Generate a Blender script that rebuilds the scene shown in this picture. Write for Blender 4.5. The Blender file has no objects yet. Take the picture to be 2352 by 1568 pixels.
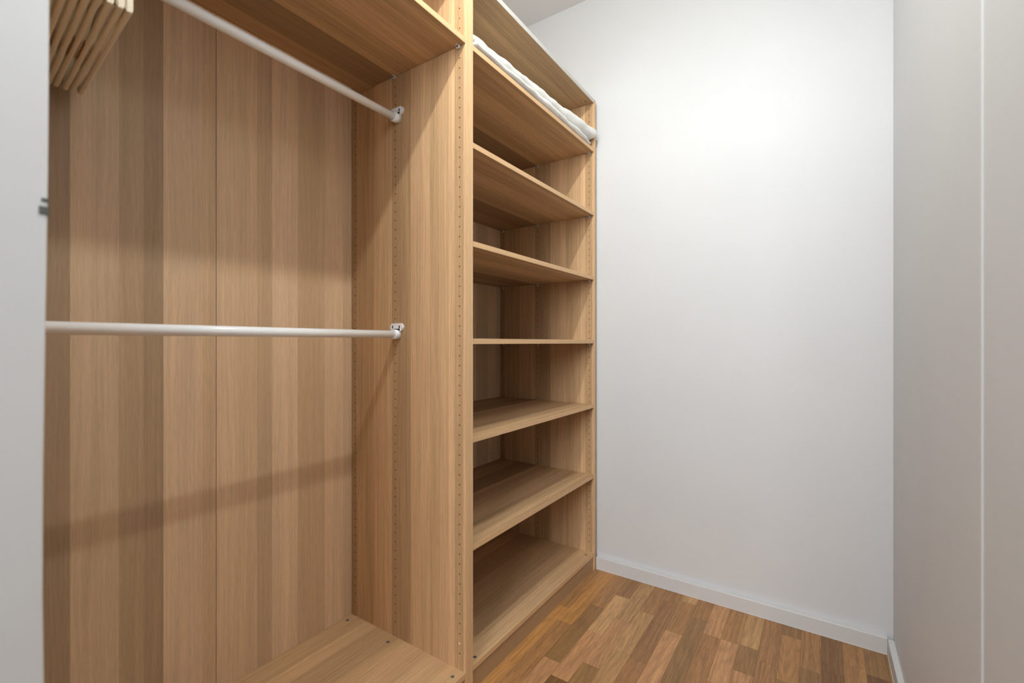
import bpy, bmesh, math, random
from mathutils import Vector, Matrix

random.seed(7)
scene = bpy.context.scene
COL = scene.collection

# ------------------------------------------------------------------ camera
YAW = 0.592
FPX = 1052.14
cam_data = bpy.data.cameras.new('camera')
cam = bpy.data.objects.new('camera', cam_data)
COL.objects.link(cam)
cam.location = (0.9379, -1.1499, 1.1409)
cam.rotation_euler = (math.pi / 2, 0, YAW)
cam_data.sensor_fit = 'HORIZONTAL'
cam_data.sensor_width = 36.0
cam_data.lens = 36.0 * FPX / 2352.0
cam_data.shift_y = 1.84 / 2352.0
cam_data.clip_start = 0.01
cam_data.dof.use_dof = True
cam_data.dof.focus_distance = 1.85
cam_data.dof.aperture_fstop = 2.2
scene.camera = cam

# ------------------------------------------------------------------ world, lamp, exposure
world = bpy.data.worlds.new('world')
scene.world = world
world.use_nodes = True
wbg = world.node_tree.nodes['Background']
wbg.inputs[0].default_value = (0.93, 0.965, 1.0, 1)
wbg.inputs[1].default_value = 0.2

LAMP_POS = (0.51, -0.48, 2.737)
ld = bpy.data.lights.new('ceiling_lamp_light', 'POINT')
ld.energy = 22.0
ld.color = (0.97, 1.0, 0.96)
ld.shadow_soft_size = 0.022
lamp = bpy.data.objects.new('ceiling_lamp_light', ld)
lamp.location = LAMP_POS
COL.objects.link(lamp)
# the downward share of the same ceiling lamp (its shade softens the beam near the horizontal)
sd = bpy.data.lights.new('ceiling_lamp_beam', 'SPOT')
sd.energy = 20.0
sd.color = ld.color
sd.shadow_soft_size = 0.022
sd.spot_size = math.radians(178)
sd.spot_blend = 0.45
beam = bpy.data.objects.new('ceiling_lamp_beam', sd)
beam.location = LAMP_POS
COL.objects.link(beam)

# daylight from the window of the room behind the camera, coming in through the open doorway
HALL_POS = (0.85, -3.6, 2.3)
hd = bpy.data.lights.new('hall_window_light', 'AREA')
hd.shape = 'RECTANGLE'
hd.size = 1.3
hd.size_y = 1.5
hd.energy = 86.0
hd.color = (0.95, 0.965, 1.0)
hall = bpy.data.objects.new('hall_window_light', hd)
hall.location = HALL_POS
hall.rotation_euler = (math.radians(90), 0, 0)
COL.objects.link(hall)

vs = scene.view_settings
vs.view_transform = 'Standard'
vs.look = 'None'
vs.exposure = 0.1
vs.gamma = 1.0
vs.use_curve_mapping = False

# ------------------------------------------------------------------ node helpers
def new_mat(name):
    m = bpy.data.materials.new(name)
    m.use_nodes = True
    nt = m.node_tree
    b = nt.nodes['Principled BSDF']
    return m, nt, b

class G:
    """tiny node graph builder"""
    def __init__(self, nt):
        self.nt = nt
    def node(self, t, **kw):
        n = self.nt.nodes.new(t)
        for k, v in kw.items():
            setattr(n, k, v)
        return n
    def link(self, a, b):
        self.nt.links.new(a, b)
    def val(self, sock, v):
        if hasattr(v, 'is_output'):
            self.link(v, sock)
        else:
            sock.default_value = v
    def math(self, op, a, b=0.0, c=None):
        n = self.node('ShaderNodeMath', operation=op)
        self.val(n.inputs[0], a)
        self.val(n.inputs[1], b)
        if c is not None:
            self.val(n.inputs[2], c)
        return n.outputs[0]
    def comb(self, x, y, z):
        n = self.node('ShaderNodeCombineXYZ')
        self.val(n.inputs[0], x); self.val(n.inputs[1], y); self.val(n.inputs[2], z)
        return n.outputs[0]
    def noise(self, vec, scale=1.0, detail=2.0, rough=0.5, dist=0.0):
        n = self.node('ShaderNodeTexNoise')
        self.link(vec, n.inputs['Vector'])
        n.inputs['Scale'].default_value = scale
        n.inputs['Detail'].default_value = detail
        n.inputs['Roughness'].default_value = rough
        n.inputs['Distortion'].default_value = dist
        return n.outputs['Fac']
    def remap(self, v, a, b, c, d):
        n = self.node('ShaderNodeMapRange')
        self.val(n.inputs[0], v)
        for i, q in enumerate((a, b, c, d)):
            n.inputs[i + 1].default_value = q
        return n.outputs[0]
    def mulcol(self, col, fac):
        n = self.node('ShaderNodeVectorMath', operation='SCALE')
        self.val(n.inputs[0], col)
        self.val(n.inputs['Scale'], fac)
        return n.outputs[0]
    def vmul(self, a, b):
        n = self.node('ShaderNodeVectorMath', operation='MULTIPLY')
        self.val(n.inputs[0], a); self.val(n.inputs[1], b)
        return n.outputs[0]
    def mix(self, f, a, b):
        n = self.node('ShaderNodeMix', data_type='RGBA')
        self.val(n.inputs[0], f); self.val(n.inputs[6], a); self.val(n.inputs[7], b)
        return n.outputs[2]

def srgb(r, g, b):
    def f(c):
        c /= 255.0
        return c / 12.92 if c <= 0.04045 else ((c + 0.055) / 1.055) ** 2.4
    return (f(r), f(g), f(b), 1)

OAK = (0.62, 0.40, 0.218)
OAK_PALE = (0.70, 0.49, 0.31)

def oak_foil(name, strip_axis, grain_axis, strips, lo, hi, base=OAK, contrast=1.0, seed=0.0, rough=0.5, stripe=1.0):
    """printed oak foil: strips of staves side by side, grain along grain_axis.
    strips: list of (start position, tone, warmth) along strip_axis in local metres"""
    m, nt, b = new_mat(name)
    g = G(nt)
    tc = g.node('ShaderNodeTexCoord')
    sep = g.node('ShaderNodeSeparateXYZ')
    g.link(tc.outputs['Object'], sep.inputs[0])
    s = sep.outputs['XYZ'.index(strip_axis)]
    gr = sep.outputs['XYZ'.index(grain_axis)]
    t = g.remap(s, lo, hi, 0.0, 1.0)
    ramp = g.node('ShaderNodeValToRGB')
    cr = ramp.color_ramp
    cr.interpolation = 'CONSTANT'
    els = [(max(0.0, min(1.0, (p - lo) / (hi - lo))), min(1.25, tone ** 1.8), w) for p, tone, w in strips]
    for i, (p, tone, w) in enumerate(els):
        e = cr.elements[i] if i < 2 else cr.elements.new(p)
        e.position = p
        e.color = (tone * (1 + 0.03 * w) / 2, tone / 2, tone * (1 - 0.07 * w) / 2, 1)
    g.link(t, ramp.inputs[0])
    sp2 = g.node('ShaderNodeSeparateColor')
    g.link(ramp.outputs[0], sp2.inputs[0])
    off = g.math('MULTIPLY', sp2.outputs[1], 37.0)           # breaks the grain at each strip
    off2 = g.math('ADD', g.math('MULTIPLY', sp2.outputs[2], 91.0), seed)
    # grain that wanders a little
    wv = g.comb(g.math('MULTIPLY', s, 9.0), g.math('MULTIPLY', gr, 1.6), off2)
    wob = g.math('MULTIPLY', g.math('SUBTRACT', g.noise(wv, 1.0, 2.0), 0.5), 0.03)
    sw = g.math('ADD', s, wob)
    v1 = g.comb(g.math('MULTIPLY', sw, 620.0), g.math('MULTIPLY', gr, 22.0), off)
    n1 = g.noise(v1, 1.0, 2.0, 0.55)
    v2 = g.comb(g.math('MULTIPLY', sw, 150.0), g.math('MULTIPLY', gr, 2.2), off2)
    n2 = g.noise(v2, 1.0, 3.0, 0.6)
    v3 = g.comb(g.math('MULTIPLY', sw, 32.0), g.math('MULTIPLY', gr, 1.0), off)
    n3 = g.noise(v3, 1.0, 2.0, 0.5, 0.6)
    f1 = g.remap(n1, 0.30, 0.62, 1.0 - 0.11 * contrast, 1.0 + 0.03 * contrast)
    f2 = g.remap(n2, 0.36, 0.64, 1.0 - 0.13 * stripe, 1.0 + 0.09 * stripe)
    f3 = g.remap(n3, 0.3, 0.7, 1.0 - 0.07 * contrast, 1.0 + 0.05 * contrast)
    fac = g.math('MULTIPLY', g.math('MULTIPLY', f1, f2), g.math('MULTIPLY', f3, 2.0))
    col = g.vmul(ramp.outputs[0], (base[0], base[1], base[2]))
    col = g.mulcol(col, fac)
    # darker grain is also a little redder
    g.link(col, b.inputs['Base Color'])
    b.inputs['Roughness'].default_value = rough
    b.inputs['Specular IOR Level'].default_value = 0.35
    bump = g.node('ShaderNodeBump')
    bump.inputs['Strength'].default_value = 0.10
    bump.inputs['Distance'].default_value = 0.0006
    g.link(n1, bump.inputs['Height'])
    g.link(bump.outputs[0], b.inputs['Normal'])
    return m

def paint(name, col, rough=0.6, bump=0.03, scale=260.0):
    m, nt, b = new_mat(name)
    g = G(nt)
    geo = g.node('ShaderNodeNewGeometry')
    n = g.noise(geo.outputs['Position'], scale, 3.0, 0.6)
    n2 = g.noise(geo.outputs['Position'], 3.0, 2.0, 0.5)
    f = g.remap(n2, 0.3, 0.7, 0.985, 1.01)
    g.link(g.mulcol((col[0], col[1], col[2]), f), b.inputs['Base Color'])
    b.inputs['Roughness'].default_value = rough
    b.inputs['Specular IOR Level'].default_value = 0.3
    bp = g.node('ShaderNodeBump')
    bp.inputs['Strength'].default_value = bump
    bp.inputs['Distance'].default_value = 0.002
    g.link(n, bp.inputs['Height'])
    g.link(bp.outputs[0], b.inputs['Normal'])
    return m

def plain(name, col, rough=0.4, metal=0.0, spec=0.5, vary=0.04):
    m, nt, b = new_mat(name)
    g = G(nt)
    tc = g.node('ShaderNodeTexCoord')
    n = g.noise(tc.outputs['Object'], 120.0, 2.0)
    f = g.remap(n, 0.3, 0.7, 1 - vary, 1 + vary * 0.5)
    g.link(g.mulcol((col[0], col[1], col[2]), f), b.inputs['Base Color'])
    b.inputs['Roughness'].default_value = rough
    b.inputs['Metallic'].default_value = metal
    b.inputs['Specular IOR Level'].default_value = spec
    return m

# wardrobes stand with their base point at local (0,0,0): x = X + 0.29, y measured from each unit's middle
BX = -0.29
def lx(v): return v - BX

M = {}
side_strips = [(-0.580, 0.84, 0.6), (-0.546, 0.95, 0.3), (-0.445, 1.06, 0.0), (-0.347, 0.86, 0.5),
               (-0.251, 1.04, 0.0), (-0.159, 0.96, 0.4), (-0.118, 1.0, 0.3), (-0.075, 1.09, 0.1), (-0.050, 0.90, 0.8), (-0.0115, 1.06, 0.2)]
M['side'] = oak_foil('oak_foil_side', 'X', 'Z', [(lx(p), t, w) for p, t, w in side_strips], lx(-0.58), lx(0.02), base=(0.655, 0.425, 0.235), seed=1.0)
back_strips = [(-1.02, 0.80, 0.6), (-0.90, 0.70, 0.6), (-0.825, 0.93, -0.2), (-0.734, 0.82, 0.4), (-0.680, 0.74, 0.6), (-0.635, 1.01, -0.2),  # oak print tones with some leftward light falloff put into them
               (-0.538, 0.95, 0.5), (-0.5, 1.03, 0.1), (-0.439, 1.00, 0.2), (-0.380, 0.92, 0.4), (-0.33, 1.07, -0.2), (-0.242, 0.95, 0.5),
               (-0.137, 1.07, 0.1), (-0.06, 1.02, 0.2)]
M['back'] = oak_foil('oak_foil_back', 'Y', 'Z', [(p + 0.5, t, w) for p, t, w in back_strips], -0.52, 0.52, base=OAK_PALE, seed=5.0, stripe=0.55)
shelf_strips = [(-0.580, 0.84, 0.5), (-0.515, 0.90, 0.5), (-0.450, 0.74, 0.7), (-0.330, 1.02, 0.3), (-0.305, 0.93, 0.4), (-0.213, 1.04, 0.1),
                (-0.122, 0.93, 0.3), (-0.044, 1.0, 0.2), (-0.020, 0.92, 0.3)]
M['shelf'] = oak_foil('oak_foil_shelf', 'X', 'Y', [(lx(p), t, w) for p, t, w in shelf_strips], lx(-0.58), lx(0.02), seed=9.0)
base_strips = [(-0.580, 0.93, 0.5), (-0.494, 1.03, 0.1), (-0.431, 0.92, 0.4), (-0.309, 1.03, 0.2), (-0.206, 0.96, 0.2), (-0.165, 1.03, 0.1), (-0.11, 0.97, 0.2), (-0.07, 1.04, 0.2)]
M['base'] = oak_foil('oak_foil_base', 'X', 'Y', [(lx(p), t, w) for p, t, w in base_strips], lx(-0.58), lx(0.02), seed=13.0)
top_strips = [(-0.580, 0.9, 0.5), (-0.45, 1.0, 0.4), (-0.30, 0.92, 0.4), (-0.18, 1.0, 0.4), (-0.09, 0.9, 0.5)]
M['top'] = oak_foil('oak_foil_top', 'X', 'Y', [(lx(p), t, w) for p, t, w in top_strips], lx(-0.58), lx(0.02), seed=17.0)
M['edge_v'] = oak_foil('oak_edge_band_upright', 'Y', 'Z', [(-0.6, 1.10, 0.1), (0.0, 1.11, 0.1)], -0.6, 0.6, seed=21.0, contrast=0.8, stripe=0.5)
M['edge_h'] = oak_foil('oak_edge_band_level', 'Z', 'Y', [(0.0, 1.08, 0.3), (1.2, 1.085, 0.3)], 0.0, 2.4, seed=23.0, contrast=0.6, stripe=0.4)
M['plinth'] = oak_foil('oak_foil_plinth', 'Z', 'Y', [(0.0, 0.84, 0.4), (0.05, 0.845, 0.4)], 0.0, 0.1, seed=29.0, contrast=0.6, stripe=0.3)
M['back_edge'] = plain('pale_back_edge', (0.62, 0.47, 0.33), 0.5)
M['raw_edge'] = plain('pale_grey_edge', (0.60, 0.58, 0.54), 0.5)
M['wall'] = paint('white_wall_paint', (0.70, 0.71, 0.72), 0.62)
M['ceiling'] = paint('white_ceiling_paint', (0.87, 0.87, 0.88), 0.75)
M['gloss_white'] = paint('white_trim_paint', (0.69, 0.69, 0.69), 0.35, 0.015, 120.0)
M['rail'] = plain('white_lacquer', (0.93, 0.95, 0.97), 0.25, 0.0, 0.5, 0.01)
M['plastic'] = plain('white_plastic', (0.90, 0.92, 0.94), 0.35, 0.0, 0.5, 0.01)
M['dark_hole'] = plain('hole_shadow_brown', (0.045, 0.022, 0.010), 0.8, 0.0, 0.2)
M['dark_slot'] = plain('dark_slot_grey', (0.035, 0.035, 0.04), 0.6)
M['pin'] = plain('grey_shelf_pin', (0.66, 0.63, 0.60), 0.35, 0.0, 0.5)
M['pin_dark'] = plain('grey_shelf_pin_recess', (0.10, 0.10, 0.10), 0.5)
M['metal'] = plain('zinc_fitting', (0.16, 0.17, 0.18), 0.35, 0.5, 0.5)
M['latch'] = plain('dark_grey_latch', (0.11, 0.115, 0.115), 0.5, 0.0, 0.3)
M['subfloor'] = plain('joint_brown', (0.07, 0.035, 0.015), 0.8)

# cloth
def cloth_mat():
    m, nt, b = new_mat('white_cotton')
    g = G(nt)
    tc = g.node('ShaderNodeTexCoord')
    n = g.noise(tc.outputs['Object'], 26.0, 4.0, 0.55, 0.8)
    w = g.noise(tc.outputs['Object'], 900.0, 1.0)
    f = g.remap(n, 0.3, 0.7, 0.95, 1.02)
    g.link(g.mulcol((0.84, 0.825, 0.785), f), b.inputs['Base Color'])
    b.inputs['Roughness'].default_value = 0.85
    b.inputs['Specular IOR Level'].default_value = 0.2
    h = g.math('ADD', n, g.math('MULTIPLY', w, 0.05))
    bp = g.node('ShaderNodeBump')
    bp.inputs['Strength'].default_value = 0.45
    bp.inputs['Distance'].default_value = 0.008
    g.link(h, bp.inputs['Height'])
    g.link(bp.outputs[0], b.inputs['Normal'])
    return m
M['cloth'] = cloth_mat()

def hanger_mat():
    m, nt, b = new_mat('pale_hanger_wood')
    g = G(nt)
    tc = g.node('ShaderNodeTexCoord')
    sep = g.node('ShaderNodeSeparateXYZ')
    g.link(tc.outputs['Object'], sep.inputs[0])
    v = g.comb(g.math('MULTIPLY', sep.outputs[0], 12.0), g.math('MULTIPLY', sep.outputs[1], 300.0), g.math('MULTIPLY', sep.outputs[2], 300.0))
    n = g.noise(v, 1.0, 2.0)
    f = g.remap(n, 0.3, 0.7, 0.9, 1.04)
    g.link(g.mulcol((0.76, 0.66, 0.50), f), b.inputs['Base Color'])
    b.inputs['Roughness'].default_value = 0.45
    return m
M['hanger'] = hanger_mat()
M['amber'] = plain('amber_grip_sleeve', (0.30, 0.13, 0.03), 0.35)

def stave_mat():
    m, nt, b = new_mat('oiled_oak_stave')
    g = G(nt)
    oi = g.node('ShaderNodeObjectInfo')
    geo = g.node('ShaderNodeNewGeometry')
    sep = g.node('ShaderNodeSeparateXYZ')
    g.link(geo.outputs['Position'], sep.inputs[0])
    r = g.math('MULTIPLY', oi.outputs['Random'], 53.0)
    x = g.math('ADD', sep.outputs[0], r)
    y = g.math('ADD', sep.outputs[1], g.math('MULTIPLY', r, 3.1))
    # cathedral figure: rings of a log cut on the slant
    lowv = g.comb(g.math('MULTIPLY', x, 13.0), g.math('MULTIPLY', y, 1.5), r)
    low = g.noise(lowv, 1.0, 1.0, 0.4, 0.1)
    rings = g.math('SINE', g.math('ADD', g.math('MULTIPLY', low, 64.0), g.math('MULTIPLY', x, 60.0)))
    ringf = g.remap(rings, -0.2, 1.0, 1.03, 0.89)
    finev = g.comb(g.math('MULTIPLY', x, 520.0), g.math('MULTIPLY', y, 24.0), r)
    fine = g.noise(finev, 1.0, 2.0, 0.6)
    finef = g.remap(fine, 0.32, 0.60, 0.76, 1.06)
    midv = g.comb(g.math('MULTIPLY', x, 95.0), g.math('MULTIPLY', y, 1.6), r)
    mid = g.noise(midv, 1.0, 3.0, 0.65, 0.15)
    midf = g.remap(mid, 0.33, 0.67, 0.80, 1.14)
    # a few dark knots
    kv = g.comb(g.math('MULTIPLY', x, 14.0), g.math('MULTIPLY', y, 7.0), r)
    kn = g.noise(kv, 1.0, 3.0, 0.6, 0.3)
    knf = g.remap(kn, 0.70, 0.80, 1.0, 0.45)
    fac = g.math('MULTIPLY', g.math('MULTIPLY', ringf, finef), g.math('MULTIPLY', midf, knf))
    col = g.mulcol(oi.outputs['Color'], fac)
    g.link(col, b.inputs['Base Color'])
    b.inputs['Roughness'].default_value = 0.42
    b.inputs['Specular IOR Level'].default_value = 0.4
    bp = g.node('ShaderNodeBump')
    bp.inputs['Strength'].default_value = 0.12
    bp.inputs['Distance'].default_value = 0.0006
    g.link(fine, bp.inputs['Height'])
    g.link(bp.outputs[0], b.inputs['Normal'])
    return m
M['stave'] = stave_mat()

# ------------------------------------------------------------------ mesh helpers
def link_mesh(name, bm, mat, parent=None, loc=None, smooth=False):
    me = bpy.data.meshes.new(name)
    bm.to_mesh(me)
    bm.free()
    if smooth:
        for p in me.polygons:
            p.use_smooth = True
    if mat:
        me.materials.append(mat)
    o = bpy.data.objects.new(name, me)
    COL.objects.link(o)
    if loc is not None:
        o.location = loc
    if parent is not None:
        o.parent = parent
    return o

def world_of(o):
    v = Vector((0, 0, 0))
    while o is not None:
        v += Vector(o.location)
        o = o.parent
    return v

def add_box(bm, x0, x1, y0, y1, z0, z1, bev=0.0, seg=1):
    vs_ = [bm.verts.new(p) for p in ((x0, y0, z0), (x1, y0, z0), (x1, y1, z0), (x0, y1, z0),
                                     (x0, y0, z1), (x1, y0, z1), (x1, y1, z1), (x0, y1, z1))]
    fs = [bm.faces.new([vs_[i] for i in f]) for f in ((3, 2, 1, 0), (4, 5, 6, 7), (0, 1, 5, 4), (1, 2, 6, 5), (2, 3, 7, 6), (3, 0, 4, 7))]
    if bev > 0:
        es = list({e for f in fs for e in f.edges})
        bmesh.ops.bevel(bm, geom=es, offset=bev, segments=seg, affect='EDGES', profile=0.5)

def box(name, ext, mat, parent=None, bev=0.0, seg=1):
    """ext in world metres; vertices are stored relative to the parent's origin"""
    o = world_of(parent) if parent is not None else Vector((0, 0, 0))
    bm = bmesh.new()
    x0, x1, y0, y1, z0, z1 = ext
    add_box(bm, x0 - o.x, x1 - o.x, y0 - o.y, y1 - o.y, z0 - o.z, z1 - o.z, bev, seg)
    return link_mesh(name, bm, mat, parent)

def add_cyl(bm, p0, p1, r0, r1=None, n=24, cap=True):
    if r1 is None:
        r1 = r0
    p0, p1 = Vector(p0), Vector(p1)
    d = (p1 - p0).normalized()
    u = d.orthogonal().normalized()
    w = d.cross(u)
    a = [bm.verts.new(p0 + r0 * (math.cos(2 * math.pi * i / n) * u + math.sin(2 * math.pi * i / n) * w)) for i in range(n)]
    b_ = [bm.verts.new(p1 + r1 * (math.cos(2 * math.pi * i / n) * u + math.sin(2 * math.pi * i / n) * w)) for i in range(n)]
    for i in range(n):
        j = (i + 1) % n
        f = bm.faces.new((a[i], a[j], b_[j], b_[i]))
        f.smooth = True
    if cap:
        bm.faces.new(list(reversed(a)))
        bm.faces.new(b_)

def cyl(name, p0, p1, r, mat, parent=None, n=24, r1=None):
    o = world_of(parent) if parent is not None else Vector((0, 0, 0))
    bm = bmesh.new()
    add_cyl(bm, Vector(p0) - o, Vector(p1) - o, r, r1, n)
    return link_mesh(name, bm, mat, parent)

def empty(name, loc):
    e = bpy.data.objects.new(name, None)
    e.empty_display_size = 0.1
    e.location = loc
    COL.objects.link(e)
    return e

def tag(o, label, cat, group=None):
    o['label'] = label
    o['category'] = cat
    if group:
        o['group'] = group
    return o

def structure(o):
    o['kind'] = 'structure'
    return o

# ------------------------------------------------------------------ room shell
YB = 1.0271      # back wall
XR = 1.1611      # right wall
ZC = 2.9066      # ceiling
YE = -1.003      # room side of the entry wall
structure(box('wall_back', (-0.72, 1.40, YB, YB + 0.12, -0.05, ZC + 0.1), M['wall']))
structure(box('wall_left', (-0.72, -0.60, -1.12, YB, -0.05, ZC + 0.1), M['wall']))
structure(box('ceiling', (-0.72, 1.40, -1.12, YB, ZC, ZC + 0.1), M['ceiling']))

# right wall: its nearer stretch steps back a little beyond a painted corner bead
bm = bmesh.new()
xs = 0.0027
outline = [(XR, YB), (XR, -0.079), (XR + xs, -0.079), (XR + xs, -1.12), (XR + 0.20, -1.12), (XR + 0.20, YB)]
lo_ = [bm.verts.new((x, y, -0.05)) for x, y in outline]
hi_ = [bm.verts.new((x, y, ZC + 0.1)) for x, y in outline]
for i in range(len(outline)):
    j = (i + 1) % len(outline)
    bm.faces.new((lo_[i], lo_[j], hi_[j], hi_[i]))
bm.faces.new(lo_); bm.faces.new(list(reversed(hi_)))
bmesh.ops.recalc_face_normals(bm, faces=bm.faces)
wr = structure(link_mesh('wall_right', bm, M['wall']))

# entry wall around the doorway the camera looks through
bm = bmesh.new()
add_box(bm, -0.60, 0.05, -1.12, YE, -0.05, ZC)
add_box(bm, 1.10, XR + xs, -1.12, YE, -0.05, ZC)
add_box(bm, 0.05, 1.10, -1.12, YE, 2.50, ZC)
structure(link_mesh('wall_entry', bm, M['wall']))

# door lining on the left of the doorway, very slightly bowed
bm = bmesh.new()
prof = [(0.0, -0.9905), (0.60, -0.9905), (0.688, -0.991), (0.80, -0.9922), (0.959, -0.9918), (1.133, -0.990), (1.366, -0.9872), (1.60, -0.986), (2.50, -0.985)]
rings = []
for z, ye in prof:
    rings.append([bm.verts.new(p) for p in ((0.0505, -1.15, z), (0.080, -1.15, z), (0.080, ye - 0.002, z), (0.078, ye, z), (0.0505, ye, z))])
for a, b_ in zip(rings[:-1], rings[1:]):
    for i in range(5):
        j = (i + 1) % 5
        bm.faces.new((a[i], a[j], b_[j], b_[i]))
bm.faces.new(list(reversed(rings[0]))); bm.faces.new(rings[-1])
bmesh.ops.recalc_face_normals(bm, faces=bm.faces)
jamb = structure(link_mesh('trim_1', bm, M['gloss_white']))
lk = box('latch_keeper', (0.0785, 0.0815, -0.9965, -0.9868, 1.311, 1.322), M['latch'], jamb, 0.0008)
box('latch_keeper', (0.0790, 0.0812, -0.9940, -0.9868, 1.328, 1.333), M['latch'], jamb, 0.0005)

# skirting boards
def skirting(name, ext, axis):
    b_ = structure(box(name, ext, M['gloss_white'], None, 0.0015, 1))
    return b_
bb = skirting('baseboard_back', (0.0, XR - 0.0179, YB - 0.0248, YB, 0.0, 0.0597), 0)
box('caulk_line', (0.001, XR - 0.018, YB - 0.0264, YB - 0.0247, 0.0, 0.0016), M['gloss_white'], bb)
br = skirting('baseboard_right', (XR - 0.0179, XR, -0.010, YB - 0.0248, 0.0, 0.0597), 1)
box('caulk_line', (XR - 0.0194, XR - 0.0178, -0.010, YB - 0.0264, 0.0, 0.0016), M['gloss_white'], br)

# ------------------------------------------------------------------ parquet floor
floor = structure(box('floor', (-0.72, 1.40, -2.0, YB + 0.05, -0.06, -0.002), M['subfloor']))
PITCH = 0.0643
stave_bm = bmesh.new()
add_box(stave_bm, -0.5, 0.5, -0.5, 0.5, -1.0, 0.0)
stave_me = bpy.data.meshes.new('floor_stave')
stave_bm.to_mesh(stave_me); stave_bm.free()
stave_me.materials.append(M['stave'])

tones = {
    'o': (0.54, 0.262, 0.085), 'm': (0.44, 0.222, 0.085), 'b': (0.37, 0.185, 0.074), 'l': (0.60, 0.345, 0.150), 'p': (0.55, 0.285, 0.128),
    't': (0.52, 0.290, 0.122), 'd': (0.25, 0.122, 0.047), 'k': (0.34, 0.182, 0.072), 'r': (0.42, 0.208, 0.084),
}
known = {  # row -> list of (near end Y, tone of the stave that starts there)
    -1: [(-0.15, 'o'), (0.206, 'o'), (0.62, 'm')],
    0: [(-0.30, 'm'), (0.17, 'm'), (0.52, 'o')],
    1: [(-0.05, 'p'), (0.298, 'k'), (0.698, 'm')],
    2: [(-0.08, 'd'), (0.231, 'p'), (0.525, 'l'), (0.831, 'b')],
    3: [(0.02, 'k'), (0.349, 'p'), (0.66, 't')],
    4: [(0.16, 't'), (0.475, 't'), (0.770, 'r')],
    5: [(0.14, 'b'), (0.465, 'b'), (0.911, 'r')],
    6: [(0.28, 'p'), (0.700, 'm'), (0.945, 'l')],
    7: [(0.36, 'k'), (0.847, 'm')],
    8: [(0.25, 'r'), (0.673, 'r'), (0.76, 'p')],
    9: [(0.18, 'r'), (0.50, 'p'), (0.762, 'm')],
    10: [(0.30, 'p'), (0.607, 'k'), (0.767, 't')],
    11: [(0.40, 'r'), (0.708, 'r')],
    12: [(0.33, 'k'), (0.640, 'm'), (0.926, 'k')],
    13: [(0.42, 'k'), (0.75, 'm')],
    14: [(0.38, 'd'), (0.78, 'd')],
    15: [(0.45, 'm'), (0.86, 'm')],
    16: [(0.52, 'd'), (0.838, 'k')],
    17: [(0.40, 'k')],
}
keys = 'ombtprk'
for row in range(-1, 18):
    x0 = 0.042 + (row) * PITCH
    x1 = x0 + PITCH
    x1 = min(x1, XR + 0.004)
    cuts = list(known.get(row, []))
    y = cuts[0][0] if cuts else 1.0
    while y > -1.95:
        y -= random.choice((0.30, 0.34, 0.38, 0.42))
        cuts.insert(0, (max(y, -1.98), random.choice(keys)))
    cuts.append((YB, None))
    for (ya, t), (yb_, _) in zip(cuts[:-1], cuts[1:]):
        if yb_ - ya < 0.01:
            continue
        o = bpy.data.objects.new('floor_stave', stave_me)
        gap = 0.00025
        o.scale = (x1 - x0 - 2 * gap, yb_ - ya - 2 * gap, 0.002)
        o.location = ((x0 + x1) / 2, (ya + yb_) / 2, random.uniform(-0.00012, 0.0))
        c = tones[t]
        j = random.uniform(0.94, 1.06)
        o.color = (c[0] * j, c[1] * j, c[2] * j, 1)
        o.parent = floor
        COL.objects.link(o)

# ------------------------------------------------------------------ wardrobes
DEPTH_BACK = -0.5765
H = 2.3565
T = 0.018

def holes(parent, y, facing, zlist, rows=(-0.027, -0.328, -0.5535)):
    """drilled holes for shelf pins: dark discs barely proud of the panel, hole shade put into their colour"""
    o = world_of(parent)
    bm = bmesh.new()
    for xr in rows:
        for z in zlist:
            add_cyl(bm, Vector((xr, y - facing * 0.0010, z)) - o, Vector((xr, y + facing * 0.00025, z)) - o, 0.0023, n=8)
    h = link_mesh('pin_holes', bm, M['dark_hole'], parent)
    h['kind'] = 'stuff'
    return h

HZ = [0.0095 + 0.032 * k for k in range(4, 73)]

def side_panel(parent, y0, y1):
    p = box('side_panel', (-0.58, -0.0012, y0, y1, 0.0, H), M['side'], parent)
    o = world_of(parent)
    bm = bmesh.new()
    add_box(bm, -0.0012 - o.x, 0.0 - o.x, y0 + 0.0002 - o.y, y1 - 0.0002 - o.y, 0.0, H, 0.0006)
    e = link_mesh('edge_band', bm, M['edge_v'], p)
    return p

pin_cache = {}
def shelf_pin(parent_shelf, x, y, side, zb):
    """grey plastic support: a peg, a seat under the shelf and an upright lug. side=-1 pin sits on the -Y face of a panel at y"""
    o = world_of(parent_shelf)
    bm = bmesh.new()
    ya, yb_ = (y - 0.0105, y - 0.0005) if side < 0 else (y + 0.0005, y + 0.0105)
    add_box(bm, x - 0.0062 - o.x, x + 0.0062 - o.x, ya - o.y, yb_ - o.y, zb - 0.0105 - o.z, zb - 0.0005 - o.z, 0.0012)
    add_box(bm, x - 0.0022 - o.x, x + 0.0022 - o.x, (ya - 0.006 if side < 0 else yb_ ) - o.y, (ya if side < 0 else yb_ + 0.006) - o.y, zb - 0.0035 - o.z, zb - 0.0004 - o.z, 0.0006)
    p = link_mesh('shelf_pin', bm, M['pin'], parent_shelf)
    return p

def pin_recess(parent_shelf, x, y, side, zb):
    o = world_of(parent_shelf)
    bm = bmesh.new()
    ya = y - 0.0110 if side < 0 else y + 0.0104
    add_box(bm, x - 0.0034 - o.x, x + 0.0034 - o.x, ya - o.y, ya + 0.0006 - o.y, zb - 0.0086 - o.z, zb - 0.0026 - o.z)
    return link_mesh('pin_socket', bm, M['pin_dark'], parent_shelf)

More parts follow.
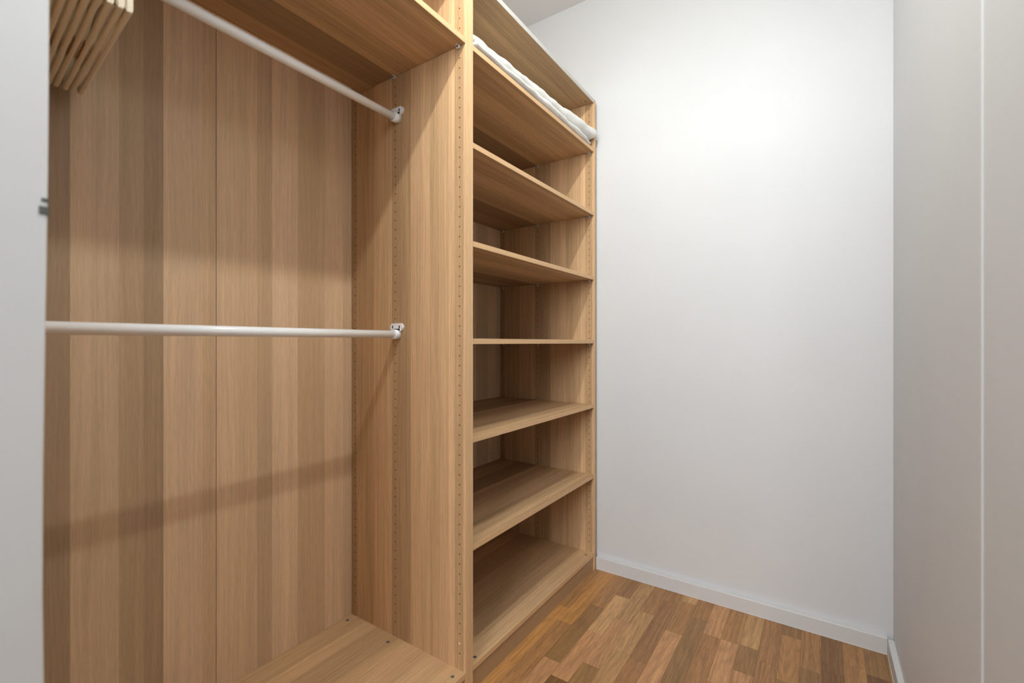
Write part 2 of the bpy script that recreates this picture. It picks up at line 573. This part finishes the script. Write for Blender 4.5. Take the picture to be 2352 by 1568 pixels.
def shelf(parent, ya, yb_, ztop, mat, xback=-0.5755, pins='b', name='shelf'):
    s = box(name, (xback, -0.0032, ya, yb_, ztop - T, ztop), mat, parent)
    o = world_of(parent)
    bm = bmesh.new()
    add_box(bm, -0.0032 - o.x, -0.002 - o.x, ya - o.y, yb_ - o.y, ztop - T, ztop, 0.0004)
    link_mesh('edge_band', bm, M['edge_h'], s)
    if pins:
        for x in (-0.0275, -0.328, -0.553):
            if x < xback:
                continue
            shelf_pin(s, x, yb_ + 0.001, -1, ztop - T)
            pin_recess(s, x, yb_ + 0.001, -1, ztop - T)
    return s

def build_unit(name, y0, y1, label, base_z):
    yc = (y0 + y1) / 2
    w = empty(name, (BX, yc, 0.0))
    tag(w, label, 'wardrobe', 'oak effect wardrobe units along the left wall')
    l = side_panel(w, y0, y0 + T)
    r = side_panel(w, y1 - T, y1)
    holes(r, y1 - T, -1, HZ)
    holes(l, y0 + T, 1, HZ)
    # two hinged halves of the thin back board
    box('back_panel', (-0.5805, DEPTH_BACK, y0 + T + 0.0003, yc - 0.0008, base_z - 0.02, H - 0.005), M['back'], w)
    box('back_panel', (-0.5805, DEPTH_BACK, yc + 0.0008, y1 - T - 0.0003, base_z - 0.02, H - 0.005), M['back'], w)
    box('back_edge', (DEPTH_BACK, DEPTH_BACK + 0.0012, y1 - T - 0.0032, y1 - T - 0.0004, base_z + 0.0005, H - T - 0.001), M['back_edge'], w)
    # base board and its front plinth
    b_ = shelf(w, y0 + T, y1 - T, base_z, M['base'], -0.5762, None, 'base_panel')
    box('plinth', (-0.024, -0.006, y0 + T, y1 - T, 0.0, base_z - T - 0.0015), M['plinth'], w)
    # top board
    t = box('top_panel', (-0.5762, -0.003, y0 + T, y1 - T, H - T, H), M['top'], w)
    box('top_edge_band', (-0.003, -0.001, y0 + T, y1 - T, H - T, H), M['raw_edge'], t)
    return w, l, r, b_, t

def cam_fitting(parent, x, y, z, r=0.0062):
    c = cyl('cam_fitting', (x, y, z - 0.002), (x, y, z + 0.0004), r, M['metal'], parent, 16)
    return c

# right unit: shelving -------------------------------------------------------
wr_, l2, r2, b2, t2 = build_unit('wardrobe', 0.0, 1.0, 'oak effect open wardrobe unit full of shelves beside the white back wall', 0.0862)
for z in (2.1112, 1.7933, 1.4714, 1.1531, 0.8314, 0.4791):
    shelf(wr_, 0.0195, 0.9805, z, M['shelf'])
for x, y in ((-0.027, 0.9435), (-0.0225, 0.055)):
    cam_fitting(b2, x, y, 0.0862)
cyl('cover_cap', (-0.060, 0.944, 0.0855), (-0.060, 0.944, 0.0866), 0.004, M['back_edge'], b2, 12)
for x, y in ((-0.03, 0.945),):
    cyl('cam_fitting', (x, y, H - T - 0.0004), (x, y, H - T + 0.002), 0.0062, M['metal'], t2, 16)

# left unit: hanging space ---------------------------------------------------
wl_, l1, r1, b1, t1 = build_unit('wardrobe', -1.0, 0.0, 'oak effect open wardrobe unit with two white hanging rails', 0.0844)
shelf(wl_, -0.9805, -0.0195, 2.114, M['shelf'], -0.523)
for x in (-0.553, -0.327, -0.026):
    cam_fitting(b1, x, -0.0535, 0.0844)
cyl('screw', (-0.027, -0.0178, 0.1695), (-0.027, -0.0192, 0.1695), 0.0030, plain('bright_screw', (0.85, 0.83, 0.80), 0.3, 0.0), r1, 12)

def stadium(cx, cz, hw, r, n=10):
    pts = []
    for i in range(n + 1):
        a = -math.pi / 2 + math.pi * i / n
        pts.append((cx + hw + r * math.cos(a), cz + r * math.sin(a)))
    for i in range(n + 1):
        a = math.pi / 2 + math.pi * i / n
        pts.append((cx - hw + r * math.cos(a), cz + r * math.sin(a)))
    return pts

def add_prism_y(bm, pts, y0, y1):
    a = [bm.verts.new((x, y0, z)) for x, z in pts]
    b_ = [bm.verts.new((x, y1, z)) for x, z in pts]
    for i in range(len(pts)):
        j = (i + 1) % len(pts)
        bm.faces.new((a[i], a[j], b_[j], b_[i]))
    bm.faces.new(list(reversed(a))); bm.faces.new(b_)

def rail(zc, x=-0.3125):
    """tube carried by a bracket at each end"""
    rl = cyl('hanging_rail', (x, -0.960, zc), (x, -0.040, zc), 0.0133, M['rail'], wl_, 32)
    o = world_of(rl)
    for s, yp in ((-1, -0.018), (1, -0.982)):
        bm = bmesh.new()
        # mounting plate with two ears above the tube
        ya, yb_ = (yp - 0.0075, yp - 0.0003) if s < 0 else (yp + 0.0003, yp + 0.0075)
        add_prism_y(bm, [(px - o.x, pz - o.z) for px, pz in stadium(x - 0.003, zc + 0.0255, 0.0185, 0.0138)], ya - o.y, yb_ - o.y)
        # neck between plate and cup
        add_box(bm, x - 0.0145 - o.x, x + 0.0145 - o.x, ya - o.y, yb_ - o.y, zc - o.z, zc + 0.020 - o.z)
        # round cup that holds the end of the tube
        yc0, yc1 = (yp - 0.026, yp - 0.0003) if s < 0 else (yp + 0.0003, yp + 0.026)
        add_cyl(bm, Vector((x, yc0, zc)) - o, Vector((x, yc1, zc)) - o, 0.0168, None, 32)
        bmesh.ops.recalc_face_normals(bm, faces=bm.faces)
        br_ = link_mesh('rail_bracket', bm, M['plastic'], rl)
        if s < 0:
            for dx in (-0.0185, 0.0155):
                bm = bmesh.new()
                add_prism_y(bm, [(px - o.x, pz - o.z) for px, pz in [(x - 0.003 + dx + 0.0028 * math.cos(a), zc + 0.0265 + 0.0060 * math.sin(a)) for a in [2 * math.pi * i / 12 for i in range(12)]]], ya - 0.0004 - o.y, ya + 0.001 - o.y)
                link_mesh('screw_slot', bm, M['dark_slot'], rl)
            bm = bmesh.new()
            add_box(bm, x + 0.004 - o.x, x + 0.0095 - o.x, ya - 0.0004 - o.y, ya + 0.001 - o.y, zc + 0.0150 - o.z, zc + 0.0205 - o.z)
            link_mesh('bracket_notch', bm, M['dark_slot'], rl)
    return rl

rail(1.169)
rail(1.938)

# ------------------------------------------------------------------ wooden hangers
RAILX, RAILZ = -0.3125, 1.938
HT = 0.0116    # thickness

def hanger_parts():
    """local frame: hook over the origin (rail centre), arms along x, thickness along y"""
    # arms: sloping shoulders, one continuous board with a curved top and a lower edge that arches up in the middle
    n = 28
    top, bot = [], []
    for i in range(n + 1):
        u = -1 + 2 * i / n
        x = 0.222 * u
        a = abs(u)
        zt = -0.078 - 0.085 * (a ** 1.55)
        thick = 0.030 + 0.010 * a
        zb = zt - thick
        top.append((x, zt)); bot.append((x, zb))
    bm = bmesh.new()
    pts = top + list(reversed(bot))
    h = HT / 2
    add_prism_y(bm, pts, -h, h)
    bmesh.ops.recalc_face_normals(bm, faces=bm.faces)
    es = [e for e in bm.edges if abs(e.verts[0].co.y - e.verts[1].co.y) < 1e-6]
    bmesh.ops.bevel(bm, geom=es, offset=0.0022, segments=2, affect='EDGES')
    arms = bpy.data.meshes.new('hanger_arms'); bm.to_mesh(arms); bm.free()
    arms.materials.append(M['hanger'])
    bm = bmesh.new()
    add_box(bm, -0.2215, 0.2215, -h * 0.86, h * 0.86, -0.2045, -0.1940, 0.0040, 4)
    bar = bpy.data.meshes.new('trouser_bar'); bm.to_mesh(bar); bm.free()
    bar.materials.append(M['hanger'])
    bm = bmesh.new()
    add_box(bm, -0.046, 0.040, -h * 1.06, h * 1.06, -0.2030, -0.1950, 0.002, 2)
    grip = bpy.data.meshes.new('bar_grip'); bm.to_mesh(grip); bm.free()
    grip.materials.append(M['amber'])
    # steel hook
    bm = bmesh.new()
    path = []
    for i in range(15):
        a = math.radians(-20 + 230 * i / 14)
        path.append(Vector((0.0165 * math.cos(a), 0, 0.0165 * math.sin(a))))
    path = list(path)
    path.append(Vector((-0.006, 0, -0.026)))
    path.append(Vector((0.0, 0, -0.040)))
    path.append(Vector((0.0, 0, -0.085)))
    for a, b_ in zip(path[:-1], path[1:]):
        add_cyl(bm, a, b_, 0.0017, n=8)
    hook = bpy.data.meshes.new('hook'); bm.to_mesh(hook); bm.free()
    hook.materials.append(M['metal'])
    return arms, bar, grip, hook

arms_me, bar_me, grip_me, hook_me = hanger_parts()
HN = 9
for i in range(HN):
    y = -0.8335 - (0.0, 0.0134, 0.0268, 0.0418, 0.0550, 0.0682, 0.0814, 0.0946, 0.1078)[i]
    rz = math.radians(4.3 + (0.25, -0.35, 0.30, -0.15, 0.1, 0.0, -0.1, 0.05, 0.0)[i] * 0.5)
    e = empty('coat_hanger', (RAILX, y, RAILZ + 0.0155 - 0.0165 + 0.0005 * (i % 2)))
    e.rotation_euler = (0, 0, -rz)
    if i == 0:
        lab = 'pale wooden coat hanger at the right end of the bundle on the upper rail'
    elif i == HN - 1:
        lab = 'pale wooden coat hanger at the left end of the bundle, behind the door lining'
    else:
        nth = ['', 'second', 'third', 'fourth', 'fifth', 'sixth', 'seventh', 'eighth'][i]
        lab = 'pale wooden coat hanger, %s from the right in the bundle on the upper rail' % nth
    tag(e, lab, 'coat hanger', 'wooden hangers bunched on the upper rail')
    for nm, me in (('arms', arms_me), ('trouser_bar', bar_me), ('hook', hook_me)):
        c = bpy.data.objects.new(nm, me)
        COL.objects.link(c)
        c.parent = e
    if i in (2, 3, 6):
        c = bpy.data.objects.new('bar_grip', grip_me)
        COL.objects.link(c)
        c.parent = e
        c['label'] = 'amber grip sleeve'

# ------------------------------------------------------------------ folded white bedding on the top shelf
bed = empty('folded_bedding', (-0.12, 0.5, 2.1112))
tag(bed, 'white cotton bedding folded flat along the front of the topmost shelf', 'bedding')

def lerp_table(tbl, y):
    if y <= tbl[0][0]:
        return tbl[0][1]
    for (a, va), (b_, vb) in zip(tbl[:-1], tbl[1:]):
        if y <= b_:
            t = (y - a) / (b_ - a)
            t = t * t * (3 - 2 * t)
            return va + (vb - va) * t
    return tbl[-1][1]

def fold(name, ya, yb_, front, zlo, zhi, back=-0.33, ny=90, nr=26, wav=0.002, ph=0.0):
    o = Vector(bed.location)
    bm = bmesh.new()
    rings = []
    for k in range(ny + 1):
        t = k / ny
        y = ya + (yb_ - ya) * t
        f = lerp_table(front, y); z0 = lerp_table(zlo, y); z1 = lerp_table(zhi, y)
        endr = min(1.0, min(t, 1 - t) / 0.02 + 0.12)
        endr = math.sqrt(max(0.02, 1 - (1 - min(1, endr)) ** 2))
        zc = (z0 + z1) / 2; hz = (z1 - z0) / 2 * (0.55 + 0.45 * endr)
        xc = (f + back) / 2; hx = (f - back) / 2
        ring = []
        for i in range(nr):
            a = 2 * math.pi * i / nr
            ca, sa = math.cos(a), math.sin(a)
            # flattened bolster: long flat body and a rounded front
            ex = math.copysign(abs(ca) ** 0.28, ca)
            ez = math.copysign(abs(sa) ** 0.75, sa)
            wv = wav * (math.sin(23 * y + 3 * a + ph) + 0.6 * math.sin(51 * y - 2 * a + 2 * ph) + 0.4 * math.sin(87 * y + 5 * a))
            x = xc + hx * ex + wv * 0.8
            z = zc + hz * ez + wv * (0.5 if sa > 0 else 0.12)
            if sa < 0 and x < -0.004:
                z = max(z, z0)
            ring.append(bm.verts.new((x - o.x, y - o.y, z - o.z)))
        rings.append(ring)
    for a, b_ in zip(rings[:-1], rings[1:]):
        for i in range(nr):
            j = (i + 1) % nr
            bm.faces.new((a[i], a[j], b_[j], b_[i]))
    bm.faces.new(list(reversed(rings[0]))); bm.faces.new(rings[-1])
    bmesh.ops.recalc_face_normals(bm, faces=bm.faces)
    return link_mesh(name, bm, M['cloth'], bed, smooth=True)

fold('lower_fold', 0.030, 0.936,
     [(0.03, 0.004), (0.2, 0.006), (0.45, 0.008), (0.62, 0.007), (0.8, 0.010), (0.94, 0.004)],
     [(0.03, 2.1118), (0.94, 2.1118)],
     [(0.03, 2.132), (0.1, 2.136), (0.3, 2.136), (0.45, 2.147), (0.62, 2.143), (0.8, 2.140), (0.94, 2.128)], ph=0.4)
fold('upper_fold', 0.026, 0.968,
     [(0.02, 0.000), (0.1, 0.002), (0.3, 0.000), (0.5, -0.004), (0.7, 0.000), (0.85, 0.012), (0.97, 0.022)],
     [(0.02, 2.120), (0.2, 2.124), (0.42, 2.136), (0.7, 2.142), (0.97, 2.146)],
     [(0.02, 2.165), (0.06, 2.168), (0.10, 2.158), (0.2, 2.166), (0.45, 2.186), (0.62, 2.194), (0.78, 2.204), (0.97, 2.206)], ph=1.7, wav=0.0024)
